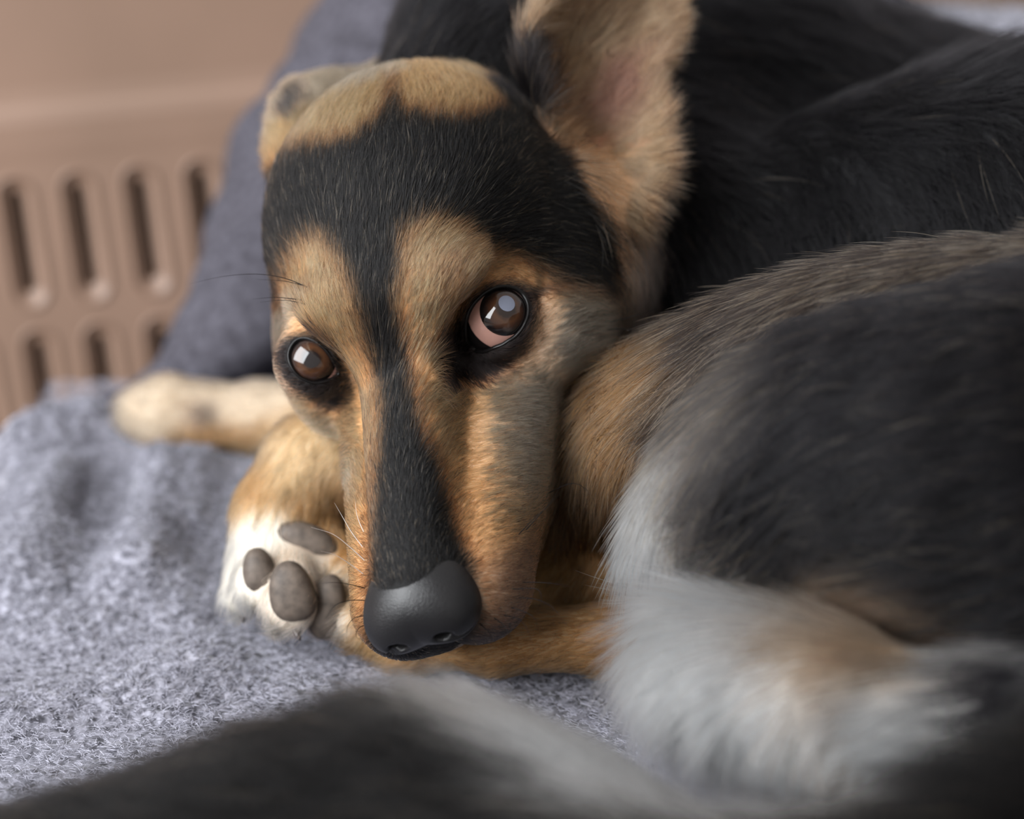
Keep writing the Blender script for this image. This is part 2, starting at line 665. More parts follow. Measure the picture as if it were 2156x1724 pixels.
# coarser rows far behind
X, Y = np.meshgrid(bx, by, indexing='ij')
Z, BEY = blanket_h(X, Y)
Z = Z - 2.0
Z = Z + fine_h(X, Y)
nx, ny = X.shape
I = np.arange(nx * ny).reshape(nx, ny)
Q = np.stack([I[:-1, :-1], I[1:, :-1], I[1:, 1:], I[:-1, 1:]], -1).reshape(-1, 4)
Q = Q[~BEY.ravel()[Q].any(1)]
used = np.unique(Q)
map_ = np.full(nx * ny, -1)
map_[used] = np.arange(len(used))
Q = map_[Q]
m_blanket, nt, bs = node_mat('grey_wool', 0.95, 0.1)
tc, nz, rp = noise_color(nt, bs, lin(58, 57, 64), lin(140, 139, 149), 330.0, 4.0, 0.36, 0.66)
bs.inputs['Sheen Weight'].default_value = 0.25
bs.inputs['Sheen Roughness'].default_value = 0.5
blanket = mesh_obj('blanket', np.c_[X.ravel(), Y.ravel(), Z.ravel()][used], Q, m_blanket)
sol = blanket.modifiers.new('thickness', 'SOLIDIFY')
sol.thickness = 0.004
sol.offset = -1.0
tag(blanket, 'rumpled lavender grey knitted wool blanket under the dog', 'blanket')

# the cushion that fills the basket under the blanket
foot = [(CP[i, 0], CP[i, 1] - 4) for i in range(1, len(CP))] + [(300, -215), (-205, -215)]
foot = [(x, min(y, 460)) for x, y in foot]
nf = len(foot)
V = [(x, y, -120) for x, y in foot] + [(x, y, -40) for x, y in foot] + [(x * 0.97, y * 0.97 - 2, -12) for x, y in foot]
F = [tuple(range(nf))[::-1], tuple(range(2 * nf, 3 * nf))]
for k in (0, 1):
    for i in range(nf):
        j = (i + 1) % nf
        F.append((k * nf + i, k * nf + j, (k + 1) * nf + j, (k + 1) * nf + i))
cushion = mesh_obj('basket_cushion', V, F, m_blanket, smooth=False)
tag(cushion, 'thick grey cushion filling the basket beneath the blanket', 'cushion')

# charcoal bolster along the basket's wall behind the dog
rows = []
for i in range(1, 10):
    c = CP[i].copy()
    top = max(c[2], 3.0)
    r = 9.0 + 0.42 * top
    rows.append((c[0] + r * 0.6, c[1] - r * 0.1, top - r * 0.85, r))
rows = np.array(rows)
m_bolster, nt, bs = node_mat('charcoal_wool', 0.95, 0.1)
noise_color(nt, bs, lin(48, 46, 51), lin(76, 74, 81), 300.0, 3.0, 0.33, 0.68)
A = np.vstack([2 * rows[0] - rows[1], rows, 2 * rows[-1] - rows[-2]])
path = []
for i in range(1, len(A) - 2):
    for t in np.arange(12) / 12:
        p0, p1, p2, p3 = A[i - 1], A[i], A[i + 1], A[i + 2]
        path.append(0.5 * (2 * p1 + (p2 - p0) * t + (2 * p0 - 5 * p1 + 4 * p2 - p3) * t ** 2 + (3 * p1 - p0 - 3 * p2 + p3) * t ** 3))
path.append(A[-2])
path = np.array(path)
V, F, nr = [], [], 40
for i, p in enumerate(path):
    tn = path[min(i + 1, len(path) - 1)] - path[max(i - 1, 0)]
    tn = tn[:3] / np.linalg.norm(tn[:3])
    sd = norm(np.cross(tn, (0, 0, 1))[None])[0]
    up = np.cross(sd, tn)
    for k in range(nr):
        a = 2 * math.pi * k / nr
        wob = 1 + 0.07 * math.sin(i * 0.31 + 3 * a) + 0.04 * math.sin(i * 0.8 + 2 * a)
        r = p[3] * wob * (0.35 if i in (0, len(path) - 1) else 1.0)
        V.append(p[:3] + sd * (r * 1.15 * math.cos(a)) + up * (r * math.sin(a)))
for i in range(len(path) - 1):
    for k in range(nr):
        F.append((i * nr + k, i * nr + (k + 1) % nr, (i + 1) * nr + (k + 1) % nr, (i + 1) * nr + k))
F.append(tuple(range(nr)))
F.append(tuple(range((len(path) - 1) * nr, len(path) * nr))[::-1])
bolster = mesh_obj('bed_bolster', V, F, m_bolster)
tag(bolster, 'dark charcoal padded bolster along the brown basket wall', 'bolster')

# ------------------------------------------------------------------ the dog's body: one continuous skin
def box_of(fn_pts, pad):
    p = np.array(fn_pts)
    return p.min(0) - pad, p.max(0) + pad


hp = [from_head((x, y, z)) for x in (-62, 62) for y in (-105, 92) for z in (-85, 48)] + list(EAR_L[::40]) + list(EAR_R[::40])
lo, hi = box_of(hp, 6)
HV, HQ = build_field(sd_head_all, lo, hi, 1.2)
BV, BQ = build_field(sd_body_all, (-260, -215, -10), (330, 300, 260), 2.5)
m_skin = material('dog_skin', (0.05, 0.04, 0.035), 0.7)


def union_meshes(a, b):
    oa = mesh_obj('dog', a[0], a[1], m_skin)
    ob = mesh_obj('tmp_body', b[0], b[1], m_skin)
    mod = oa.modifiers.new('union', 'BOOLEAN')
    mod.operation = 'UNION'
    mod.solver = 'MANIFOLD'
    mod.object = ob
    dg = bpy.context.evaluated_depsgraph_get()
    me = bpy.data.meshes.new_from_object(oa.evaluated_get(dg))
    oa.modifiers.clear()
    old = oa.data
    oa.data = me
    bpy.data.objects.remove(ob)
    bpy.data.meshes.remove(old)
    me.name = 'dog'
    me.polygons.foreach_set('use_smooth', np.ones(len(me.polygons), dtype=bool))
    return oa


dog = union_meshes((HV, HQ), (BV, BQ))
tag(dog, 'black and tan dog curled up with its chin on its paws', 'dog')

# ------------------------------------------------------------------ nose leather and paw pads (outlines needed by the coat)
def nose_field(L):
    L = bend_muzzle(L)
    A = np.c_[np.abs(L[:, 0]), L[:, 1], L[:, 2]]
    d = ell(L, (0, 70.5, -30.5), (14.2, 15, 12.8))
    d = smin(d, ell(A, (8.8, 75.5, -34.0), (7.2, 8.8, 7.5)), 8) + 0.6
    d = smax(d, -ell(A, (6.6, 85.5, -34.5), (2.8, 5.0, 2.0)), 1.2)
    d = smax(d, -cone(A, (8.5, 84, -36.5), (13.5, 79, -38.5), 1.0, 0.7), 1.0)
    d = smax(d, -cone(A, (0, 88, -34), (0, 84, -45), 0.6, 0.9), 1.0)
    d = smax(d, 59.0 - L[:, 1], 2.0)
    return d


PAD_SPEC = [((545, 1205), (36, 52), 12), ((613, 1247), (48, 66), 12), ((690, 1280), (40, 70), -8), ((648, 1140), (76, 36), -25)]

# ------------------------------------------------------------------ coat: colours and lie of the hair
me = dog.data
nv = len(me.vertices)
DV = np.empty(nv * 3, np.float32)
me.vertices.foreach_get('co', DV)
DV = DV.reshape(-1, 3).astype(float) / MM
me.calc_loop_triangles()
TRI = np.empty(len(me.loop_triangles) * 3, np.int32)
me.loop_triangles.foreach_get('vertices', TRI)
TRI = TRI.reshape(-1, 3)
BVH = BVHTree.FromPolygons([Vector(v) for v in DV], [tuple(t) for t in TRI])


def hit(px, py):
    d = at(px, py, 1000.0) - CAM
    d /= np.linalg.norm(d)
    p, n, i, dist = BVH.ray_cast(Vector(CAM), Vector(d))
    if p is None:
        return None, None
    return np.array(p), np.array(n)


# outline -> soft mask, on a sheet that is pinned to the dog
RS, PAD = 4, 400
GW, GH = (2156 + 2 * PAD) // RS, (1724 + 2 * PAD) // RS
gx, gy = np.meshgrid((np.arange(GW) + 0.5) * RS - PAD, (np.arange(GH) + 0.5) * RS - PAD)


def box_blur(a, r):
    r = int(r)
    if r < 1:
        return a
    for ax in (0, 1):
        p = np.pad(a, [(r + 1, r) if k == ax else (0, 0) for k in (0, 1)], mode='edge')
        c = np.cumsum(p, axis=ax)
        a = (np.take(c, np.arange(2 * r + 1, c.shape[ax]), axis=ax) - np.take(c, np.arange(0, c.shape[ax] - 2 * r - 1), axis=ax)) / (2 * r + 1)
    return a


def poly_mask(poly, feather):
    inside = np.zeros(gx.shape, bool)
    n = len(poly)
    for i in range(n):
        (x1, y1), (x2, y2) = poly[i], poly[(i + 1) % n]
        if y1 == y2:
            continue
        c = ((y1 > gy) != (y2 > gy)) & (gx < (x2 - x1) * (gy - y1) / (y2 - y1) + x1)
        inside ^= c
    m = inside.astype(float)
    for _ in range(2):
        m = box_blur(m, feather / RS / 2)
    return m


def look(sheet, uv):
    x = np.clip((uv[:, 0] + PAD) / RS - 0.5, 0, GW - 1.001)
    y = np.clip((uv[:, 1] + PAD) / RS - 0.5, 0, GH - 1.001)
    xi, yi = x.astype(int), y.astype(int)
    fx, fy = x - xi, y - yi
    if sheet.ndim == 3:
        fx, fy = fx[:, None], fy[:, None]
    return (sheet[yi, xi] * (1 - fx) + sheet[yi, xi + 1] * fx) * (1 - fy) + (sheet[yi + 1, xi] * (1 - fx) + sheet[yi + 1, xi + 1] * fx) * fy


# a sheet holds: colour r g b, share of dark-tipped hairs, share of stray light hairs
def sheet(base, layers):
    s = np.zeros(gx.shape + (5,))
    s[:] = np.r_[lin(*base[0]), base[1], base[2]]
    for poly, fe, col, dark, stray in layers:
        m = poly_mask(poly, fe)[..., None]
        s = s * (1 - m) + np.r_[lin(*col), dark, stray] * m
    return s


K = (20, 19, 19)
TAN = (216, 164, 114)
CREAM = (250, 212, 180)
HEAD_SHEET = sheet((TAN, 0.45, 0.0), [
    # pale cheek and ruff on the dog's left
    ([(1150, 630), (1300, 590), (1340, 440), (1500, 420), (1500, 760), (1290, 900), (1230, 1090), (1150, 1090), (1080, 1020), (1040, 920), (1050, 810), (1115, 735)], 100, CREAM, 0.08, 0.0),
    ([(1325, 560), (1340, 440), (1420, 430), (1420, 700), (1345, 720)], 40, (165, 150, 140), 0.3, 0.0),
    # lips: greyer towards the mouth
    ([(1010, 1190), (1100, 1130), (1200, 1100), (1200, 1420), (900, 1420), (960, 1340), (1010, 1280)], 60, (150, 124, 102), 0.45, 0.0),
    ([(950, 1375), (1000, 1330), (1060, 1315), (1120, 1290), (1130, 1420), (940, 1420)], 22, (50, 42, 40), 0.3, 0.05),
    # pale edge of the far cheek and lip
    ([(560, 640), (640, 630), (600, 700), (590, 790), (640, 860), (720, 900), (735, 940), (745, 1040), (700, 1090), (640, 1000), (540, 800)], 26, CREAM, 0.05, 0.0),
    # black cap over the forehead with its blaze down the muzzle
    ([(500, 470), (530, 380), (610, 335), (720, 320), (785, 265), (800, 170), (840, 60), (900, 60), (838, 130), (828, 200), (850, 252), (960, 268), (1050, 232), (1085, 190), (1075, 110),
      (1095, 60), (1160, 120), (1185, 220), (1200, 330), (1260, 420), (1305, 465), (1298, 560), (1262, 600), (1205, 604), (1150, 600), (1140, 572), (1090, 548), (1010, 530), (940, 490),
      (880, 490), (850, 520), (842, 600), (848, 700), (864, 760), (878, 850), (894, 920), (928, 985), (950, 1060), (962, 1110), (985, 1160), (1005, 1190), (1020, 1300), (960, 1420),
      (760, 1420), (768, 1250), (772, 1150), (778, 1060), (784, 960), (788, 880), (778, 800), (760, 720), (732, 640), (702, 570), (665, 525), (630, 545), (610, 600), (585, 640), (555, 650), (500, 640)], 26, K, 0.0, 0.07),
    # pale nape patches
    ([(575, 330), (560, 250), (640, 215), (760, 165), (800, 150), (790, 235), (745, 300), (640, 320)], 14, (205, 154, 104), 0.15, 0.0),
    ([(835, 210), (850, 140), (920, 100), (1050, 100), (1072, 150), (1078, 195), (1045, 225), (960, 255), (860, 245)], 14, (202, 152, 104), 0.15, 0.0),
    # dark skin round the eyes
    ([(912, 780), (905, 742), (944, 686), (972, 652), (985, 625), (1020, 598), (1070, 588), (1122, 598), (1190, 600), (1138, 622), (1130, 680), (1108, 740), (1064, 784), (1000, 806), (945, 806)], 9, (34, 26, 25), 0.0, 0.0),
    ([(578, 740), (596, 708), (640, 694), (676, 702), (712, 732), (736, 780), (744, 835), (730, 868), (685, 858), (635, 832), (596, 802), (578, 770)], 9, (30, 25, 25), 0.0, 0.0),
    ([(905, 560), (950, 560), (980, 620), (950, 680), (925, 700), (915, 640)], 30, (150, 118, 84), 0.55, 0.0),
    # near ear
    ([(1165, 290), (1100, 200), (1075, 100), (1150, -60), (1300, -300), (1500, -300), (1500, 330), (1380, 420), (1320, 470), (1270, 420), (1205, 340)], 16, (172, 136, 102), 0.35, 0.0),
    ([(1190, 240), (1250, 140), (1330, 120), (1345, 190), (1320, 270), (1260, 300)], 40, (124, 90, 78), 0.2, 0.0),
    ([(1405, 300), (1425, 210), (1400, 150), (1435, 90), (1462, -20), (1480, -200), (1560, -200), (1560, 300)], 16, (214, 166, 104), 0.1, 0.0),
    ([(1062, 230), (1068, 120), (1105, 90), (1150, 110), (1172, 200), (1178, 270), (1120, 250)], 16, (24, 22, 23), 0.0, 0.04),
    # far ear
    ([(480, 460), (480, 100), (700, 90), (860, 120), (850, 170), (760, 200), (650, 240), (580, 270), (556, 330), (550, 460)], 12, (222, 192, 158), 0.1, 0.0),
    ([(585, 250), (598, 190), (640, 175), (645, 215), (618, 265)], 14, (50, 48, 50), 0.0, 0.2),
])
BODY_SHEET = sheet(((15, 14, 16), 0.0, 0.01), [])
KNEE_SHEET = sheet(((34, 29, 27), 0.0, 0.30), [
    ([(1080, 1300), (1080, 850), (1250, 740), (1400, 650), (1440, 690), (1350, 830), (1340, 960), (1290, 1060), (1250, 1300)], 90, (158, 122, 80), 0.6, 0.0),
])
THIGH_SHEET = sheet(((15, 14, 16), 0.0, 0.04), [
    ([(1150, 1000), (1400, 820), (1560, 720), (1700, 660), (1700, 740), (1600, 840), (1500, 960), (1560, 1100), (1600, 1250), (1500, 1400), (1150, 1500)], 90, (66, 62, 60), 0.3, 0.2),
    ([(1150, 1080), (1300, 960), (1420, 860), (1480, 850), (1420, 960), (1440, 1080), (1480, 1180), (1620, 1260), (1700, 1400), (1150, 1500)], 70, (250, 246, 242), 0.06, 0.0),
    ([(1560, 1290), (1800, 1230), (2050, 1320), (2060, 1450), (1900, 1480), (1680, 1400)], 90, (150, 128, 104), 0.4, 0.2),
])
HIND_SHEET = sheet(((254, 250, 244), 0.0, 0.0), [
    ([(1620, 1320), (1760, 1300), (2000, 1330), (2050, 1440), (1900, 1470), (1750, 1430)], 60, (160, 140, 116), 0.3, 0.0),
    ([(1660, 1420), (1700, 1410), (1800, 1520), (1850, 1610), (1820, 1640), (1740, 1540)], 36, (176, 146, 112), 0.1, 0.0),
    ([(2060, 1380), (2300, 1300), (2400, 1700), (2120, 1560)], 60, (34, 33, 36), 0.0, 0.0),
])
TAIL_SHEET = sheet(((16, 15, 15), 0.0, 0.03), [
    ([(-100, 1640), (300, 1520), (600, 1420), (860, 1360), (900, 1420), (640, 1500), (320, 1600), (0, 1720)], 60, (92, 76, 62), 0.3, 0.2),
    ([(760, 1340), (1040, 1340), (1200, 1430), (1330, 1560), (1500, 1640), (1750, 1680), (1900, 1620), (2020, 1540), (2100, 1560), (1980, 1680), (1850, 1745), (1600, 1765), (1400, 1750), (1280, 1690), (1180, 1610), (1080, 1530), (960, 1470), (790, 1420)], 50, (254, 250, 246), 0.04, 0.0),
])
LEG_SHEET = sheet(((176, 136, 90), 0.15, 0.0), [
    ([(200, 780), (640, 780), (640, 860), (520, 900), (440, 880), (330, 940), (200, 940)], 30, (206, 184, 156), 0.1, 0.0),
    ([(400, 850), (460, 850), (460, 900), (410, 905)], 26, (104, 96, 88), 0.3, 0.0),
    ([(440, 1120), (520, 1080), (600, 1080), (640, 1130), (560, 1180), (560, 1360), (440, 1360)], 34, (236, 224, 206), 0.02, 0.0),
    ([(540, 1180), (640, 1150), (740, 1200), (740, 1360), (540, 1360)], 24, (214, 196, 176), 0.1, 0.0),
    ([(560, 900), (700, 860), (760, 950), (640, 1040), (570, 1040)], 40, (212, 178, 134), 0.1, 0.0),
    ([(980, 1285), (1320, 1285), (1320, 1420), (980, 1420)], 30, (160, 122, 78), 0.25, 0.0),
])
GROUPS = ['skull', 'ears', 'neck', 'torso', 'knee', 'thigh', 'hind', 'tail', 'legs']


def group_of(P):
    d = np.stack([sd_skull(P), sd_ears(P), sd_neck(P), sd_torso(P), tube(P, KNEE), tube(P, THIGH), sd_hind(P), sd_tail(P), sd_legs(P)], 1)
    return d.argmin(1), d


def coat(P, G, ragged=0.0):
    """colour + shares at points of known group; ragged borders where single hairs mix"""
    uv, dep = project(P)
    uv = uv + rng.normal(size=uv.shape) * ragged
    out = look(BODY_SHEET, uv)
    hd = look(HEAD_SHEET, uv)
    L = to_head(P)
    is_head = (G == 0) | (G == 1) | ((G == 2) & (uv[:, 0] < 1400) & (L[:, 1] > -66) & (L[:, 2] < 10))
    out[is_head] = hd[is_head]
    for g, sh in ((4, KNEE_SHEET), (5, THIGH_SHEET), (6, HIND_SHEET), (7, TAIL_SHEET), (8, LEG_SHEET)):
        m = G == g
        out[m] = look(sh, uv[m])
    # throat and backs of the ears keep to one colour
    under = (G == 0) & (L[:, 2] < -58)
    out[under] = np.r_[lin(225, 205, 180), 0.05, 0.0]
    return out


# which way the hair lies: arrows read off the photograph, pinned to the skin
ARROWS = [
    (880, 1170, 0, -1), (820, 1150, -.4, -1), (790, 1050, -.7, -.8), (860, 1050, 0, -1), (930, 1080, .8, -.8), (840, 950, -.1, -1), (900, 960, .6, -.8), (780, 940, -.6, -.8),
    (1000, 1000, 1, -.35), (1100, 950, 1, -.2), (1050, 1080, 1, -.35), (1120, 1080, 1, -.3), (1080, 1180, 1, -.3), (1050, 1260, 1, .05), (1010, 1320, .9, .5), (960, 860, .8, -.4),
    (1060, 820, .9, -.25), (1170, 800, .9, -.25), (1150, 700, .9, -.4), (1230, 680, .9, .0), (1300, 620, .7, .4), (1340, 550, .3, 1), (1330, 650, .5, .8), (1000, 900, .95, -.2),
    (1200, 900, .8, .1), (1160, 980, .9, -.1), (820, 800, 0, -1), (870, 780, .4, -.9), (900, 680, .35, -.95), (880, 580, .3, -1), (940, 600, .45, -.9), (960, 530, .75, -.65), (1040, 560, 1, -.1),
    (1110, 575, .9, .4), (790, 640, 0, -1), (770, 540, -.05, -1), (740, 440, -.05, -1), (700, 380, -.2, -1), (640, 440, -.45, -.9), (590, 500, -.7, -.7), (575, 600, -.8, -.3), (820, 400, .05, -1),
    (900, 400, .25, -.95), (980, 400, .5, -.8), (1050, 420, .8, -.5), (1120, 480, 1, -.25), (1200, 480, 1, 0), (1240, 560, 1, .3), (1180, 560, 1, .1), (1150, 380, .95, -.3), (1040, 300, .5, -.85),
    (950, 320, .2, -1), (850, 320, 0, -1), (950, 190, .02, -1), (1030, 180, .2, -1), (880, 190, 0, -1), (700, 270, -.05, -1), (620, 300, -.2, -1), (770, 230, 0, -1), (1120, 200, .35, -.9), (1090, 130, .3, -1),
    (660, 580, -.25, -1), (700, 650, -.3, -1), (625, 620, -.8, -.4), (735, 720, -.25, -1), (760, 800, -.2, -1), (730, 760, -.4, -.9), (640, 690, -.8, .2), (600, 690, -.8, .3), (650, 840, -.6, .6), (700, 870, -.7, .4),
    (745, 880, -.7, -.1), (730, 950, -.8, .1), (770, 1000, -.8, -.5), (765, 1150, -.9, -.3), (775, 1240, -.9, .0), (950, 720, .3, -1), (1000, 780, .4, .6), (1120, 700, .8, -.3), (930, 800, .3, .5),
    (1180, 100, .55, -.85), (1120, 40, .5, -.9), (1230, 60, .8, -.6), (1240, 200, .8, -.5), (1330, 110, 1, -.15), (1420, 60, .8, -.5), (1220, 310, .75, -.7), (1290, 260, .7, -.7), (1370, 260, .7, -.6), (1250, 380, .8, .3),
    (1310, 400, .8, .5), (1350, 340, .9, 0), (1400, 220, .7, -.5), (600, 200, -.4, -.9), (700, 160, .2, -1), (560, 260, -.5, -.8), (550, 350, -.7, -.2),
    (1450, 400, .5, .8), (1500, 150, 1, .15), (1600, 100, 1, .1), (1750, 150, .9, .3), (1550, 350, .8, .6), (1700, 380, .5, .8), (1850, 280, .8, .55), (2050, 160, .9, .45), (1950, 400, .6, .8), (2100, 350, .6, .7), (1420, 560, .2, 1), (1600, 500, .4, .9),
    (950, 60, .2, -1), (1000, 30, .5, -.6),
    (1250, 1050, -.6, .8), (1260, 900, -.6, .8), (1350, 850, -.75, .6), (1450, 700, -.85, .45), (1600, 620, -.95, .25), (1800, 530, -1, .1), (2050, 500, -1, .1), (1450, 800, -.8, .5),
    (1330, 1150, -.5, .9), (1320, 1250, -.45, .9), (1400, 1000, -.7, .7), (1550, 850, -.8, .5), (1700, 750, -.9, .35), (1900, 800, -.95, .25), (2100, 900, -1, .2), (1700, 1000, -.9, .45), (1600, 1150, -.8, .6), (1900, 1150, -.95, .3), (2100, 1200, -1, .2),
    (1380, 1450, -.25, 1), (1500, 1500, -.1, 1), (1650, 1550, 0, 1), (1800, 1580, .15, 1), (1450, 1350, -.5, .8), (1650, 1330, -.9, .35), (1950, 1480, -.9, .2), (2050, 1540, -.9, .2),
    (1150, 1500, -.75, -.55), (1000, 1450, -.75, -.6), (900, 1430, -.8, -.5), (1280, 1620, -.8, -.55), (1450, 1700, -.9, -.4), (700, 1500, -.95, -.2), (500, 1570, -.95, .05), (300, 1650, -.95, .15), (100, 1700, -.95, .2), (800, 1600, -.95, -.1), (1000, 1600, -.9, -.35),
    (640, 940, -.4, .9), (580, 1030, -.3, 1), (520, 1120, -.2, 1), (490, 1220, 0, 1), (600, 1120, -.1, 1), (450, 850, -1, .1), (330, 860, -1, .1), (560, 860, -1, .1), (1150, 1340, -1, .1), (1250, 1350, -1, .1), (740, 1300, -.6, .6),
]
AP, AD = [], []
for px, py, dx, dy in ARROWS:
    p, n = hit(px, py)
    if p is None:
        continue
    v = CX * dx - CY * dy
    v = v - n * (v @ n)
    AP.append(p)
    AD.append(v / max(np.linalg.norm(v), 1e-6))
AP, AD = np.array(AP), np.array(AD)
AG, _ = group_of(AP)


def flow_at(P, N_, G):
    out = np.zeros_like(P)
    fam = np.array([0, 0, 1, 1, 2, 3, 4, 5, 6])
    for s in range(0, len(P), 20000):
        q = P[s:s + 20000]
        d2 = ((q ** 2).sum(1)[:, None] + (AP ** 2).sum(1)[None] - 2 * q @ AP.T)
        d2 = np.maximum(d2, 0) + 9.0
        same = fam[G[s:s + 20000]][:, None] == fam[AG][None]
        w = d2 ** -2.0 * np.where(same, 1.0, 0.01)
        out[s:s + 20000] = w @ AD / w.sum(1, keepdims=True)
    out = out - N_ * (out * N_).sum(1, keepdims=True)
    return norm(out)


# colour the skin under the hair
vg, _ = group_of(DV)
vc = coat(DV, vg)
att = me.attributes.new('coat', 'FLOAT_COLOR', 'POINT')
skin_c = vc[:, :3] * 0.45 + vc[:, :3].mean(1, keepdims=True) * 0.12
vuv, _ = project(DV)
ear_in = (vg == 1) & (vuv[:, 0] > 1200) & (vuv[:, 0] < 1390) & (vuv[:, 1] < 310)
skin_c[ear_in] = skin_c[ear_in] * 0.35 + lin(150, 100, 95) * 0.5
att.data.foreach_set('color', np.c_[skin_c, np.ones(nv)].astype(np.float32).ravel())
m_skin.node_tree.nodes['Principled BSDF'].inputs['Specular IOR Level'].default_value = 0.15
nt = m_skin.node_tree
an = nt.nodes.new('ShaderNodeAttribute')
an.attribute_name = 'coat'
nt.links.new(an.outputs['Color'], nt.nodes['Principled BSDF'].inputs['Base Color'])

# hair material
m_hair = bpy.data.materials.new('dog_hair')
m_hair.use_nodes = True
nt = m_hair.node_tree
nt.nodes.clear()
ho = nt.nodes.new('ShaderNodeOutputMaterial')
hb = nt.nodes.new('ShaderNodeBsdfHairPrincipled')
hb.parametrization = 'COLOR'
hb.inputs['Roughness'].default_value = 0.38
hb.inputs['Radial Roughness'].default_value = 0.5
hb.inputs['IOR'].default_value = 1.21
an = nt.nodes.new('ShaderNodeAttribute')
an.attribute_name = 'hair_color'
nt.links.new(an.outputs['Color'], hb.inputs['Color'])
nt.links.new(hb.outputs[0], ho.inputs['Surface'])


def strands(name, R, FL, NR, LEN, RAD, LIFT, COLR, TIP, parent, npt=5, clump=3.5, mess=0.22, mat=None):
    """hair curves from roots R lying along FL; COLR root colour, TIP tip colour"""
    n = len(R)
    t = np.linspace(0, 1, npt)[None, :, None]
    cell = np.floor(R / clump).astype(np.int64)
    hsh = (cell[:, 0] * 73856093) ^ (cell[:, 1] * 19349663) ^ (cell[:, 2] * 83492791)
    tab = np.random.default_rng(5).normal(size=(4096, 3))
    cj = tab[hsh % 4096]
    j = cj * mess * 0.6 + rng.normal(size=(n, 3)) * mess * 0.6
    j = j - NR * (j * NR).sum(1, keepdims=True)
    D = norm(FL + j)
    lf = (LIFT * (1 + 0.35 * rng.normal(size=n)))[:, None, None]
    L = LEN[:, None, None]
    bend = np.cross(NR, D) * (rng.normal(size=(n, 1)) * 0.07)
    pts = R[:, None, :] + L * (D[:, None, :] * t * (1 - 0.15 * lf) + NR[:, None, :] * lf * (t - 0.55 * t ** 2) + bend[:, None, :] * t ** 2)
    pts[:, :, 2] = np.maximum(pts[:, :, 2], 0.5 + 0 * pts[:, :, 2])
    hc = bpy.data.hair_curves.new(name)
    hc.add_curves([npt] * n)
    hc.attributes['position'].data.foreach_set('vector', (pts * MM).astype(np.float32).ravel())
    ra = hc.attributes.get('radius') or hc.attributes.new('radius', 'FLOAT', 'POINT')
    prof = np.interp(np.linspace(0, 1, npt), [0, 0.5, 0.8, 1.0], [1.0, 0.95, 0.6, 0.12])
    ra.data.foreach_set('value', (RAD[:, None] * prof[None] * MM).astype(np.float32).ravel())
    ca = hc.attributes.new('hair_color', 'FLOAT_COLOR', 'POINT')
    k = np.clip((t - 0.45) / 0.3, 0, 1)
    c = COLR[:, None, :] * (1 - k) + TIP[:, None, :] * k
    ca.data.foreach_set('color', np.concatenate([c, np.ones((n, npt, 1))], 2).astype(np.float32).ravel())
    hc.materials.append(mat or m_hair)
    o = new_obj(name, hc, parent)
    o['kind'] = 'stuff'
    return o


def sample(n, weight):
    a, b, c = DV[TRI[:, 0]], DV[TRI[:, 1]], DV[TRI[:, 2]]
    ar = np.linalg.norm(np.cross(b - a, c - a), axis=1) / 2 * weight
    cum = np.cumsum(ar)
    i = np.searchsorted(cum, rng.random(n) * cum[-1])
    u, v = rng.random(n), rng.random(n)
    f = u + v > 1
    u[f], v[f] = 1 - u[f], 1 - v[f]
    return a[i] + (b - a)[i] * u[:, None] + (c - a)[i] * v[:, None], i


TN = norm(np.cross(DV[TRI[:, 1]] - DV[TRI[:, 0]], DV[TRI[:, 2]] - DV[TRI[:, 0]]))
VN = np.zeros_like(DV)
for k in range(3):
    np.add.at(VN, TRI[:, k], TN)
VN = norm(VN)
TG = vg[TRI[:, 0]]
TC = DV[TRI].mean(1)
toview = norm(CAM - TC)
facing = (TN * toview).sum(1)
face_w = np.where(facing > -0.25, 1.0, 0.15)

PADS = []
for (px, py), (rx, ry), tilt in PAD_SPEC:
    p, n = hit(px, py)
    if p is None:
        continue
    _, dd = project(p[None])
    k = dd[0] / FPX
    n = norm((n * 0.2 + CZ * 0.9 - CY * 0.15)[None])[0]
    a = math.radians(tilt)
    x = CX * math.cos(a) + CY * math.sin(a)
    x = norm((x - n * (x @ n))[None])[0]
    y = np.cross(n, x)
    PADS.append((p - n * 2.0, np.c_[x, y, n], np.array([rx * k, ry * k, 5.0])))


def no_hair(P, G):
    """bare skin: lids, nose leather, paw pads"""
    m = np.zeros(len(P), bool)
    for e in EYES.values():
        v = P - e['c']
        r = np.linalg.norm(v, axis=1)
        ang = np.arctan2(np.linalg.norm(np.c_[v @ e['e1'], v @ e['e2']], axis=1), v @ e['n'])
        th = np.arctan2(v @ e['e2'], v @ e['e1'])
        m |= (r < 20) & (ang < lid_angle(e, th) + 0.05)
    L = to_head(P)
    m |= nose_field(L) < np.where(L[:, 1] < 77, -0.4, 1.0)
    for c, ax, r in PADS:
        v = (P - c) @ ax
        m |= ((v / (r * np.array([1.0, 1.0, 1.6]))) ** 2).sum(1) < 1.0
    m |= (P[:, 2] < 1.0)
    return m


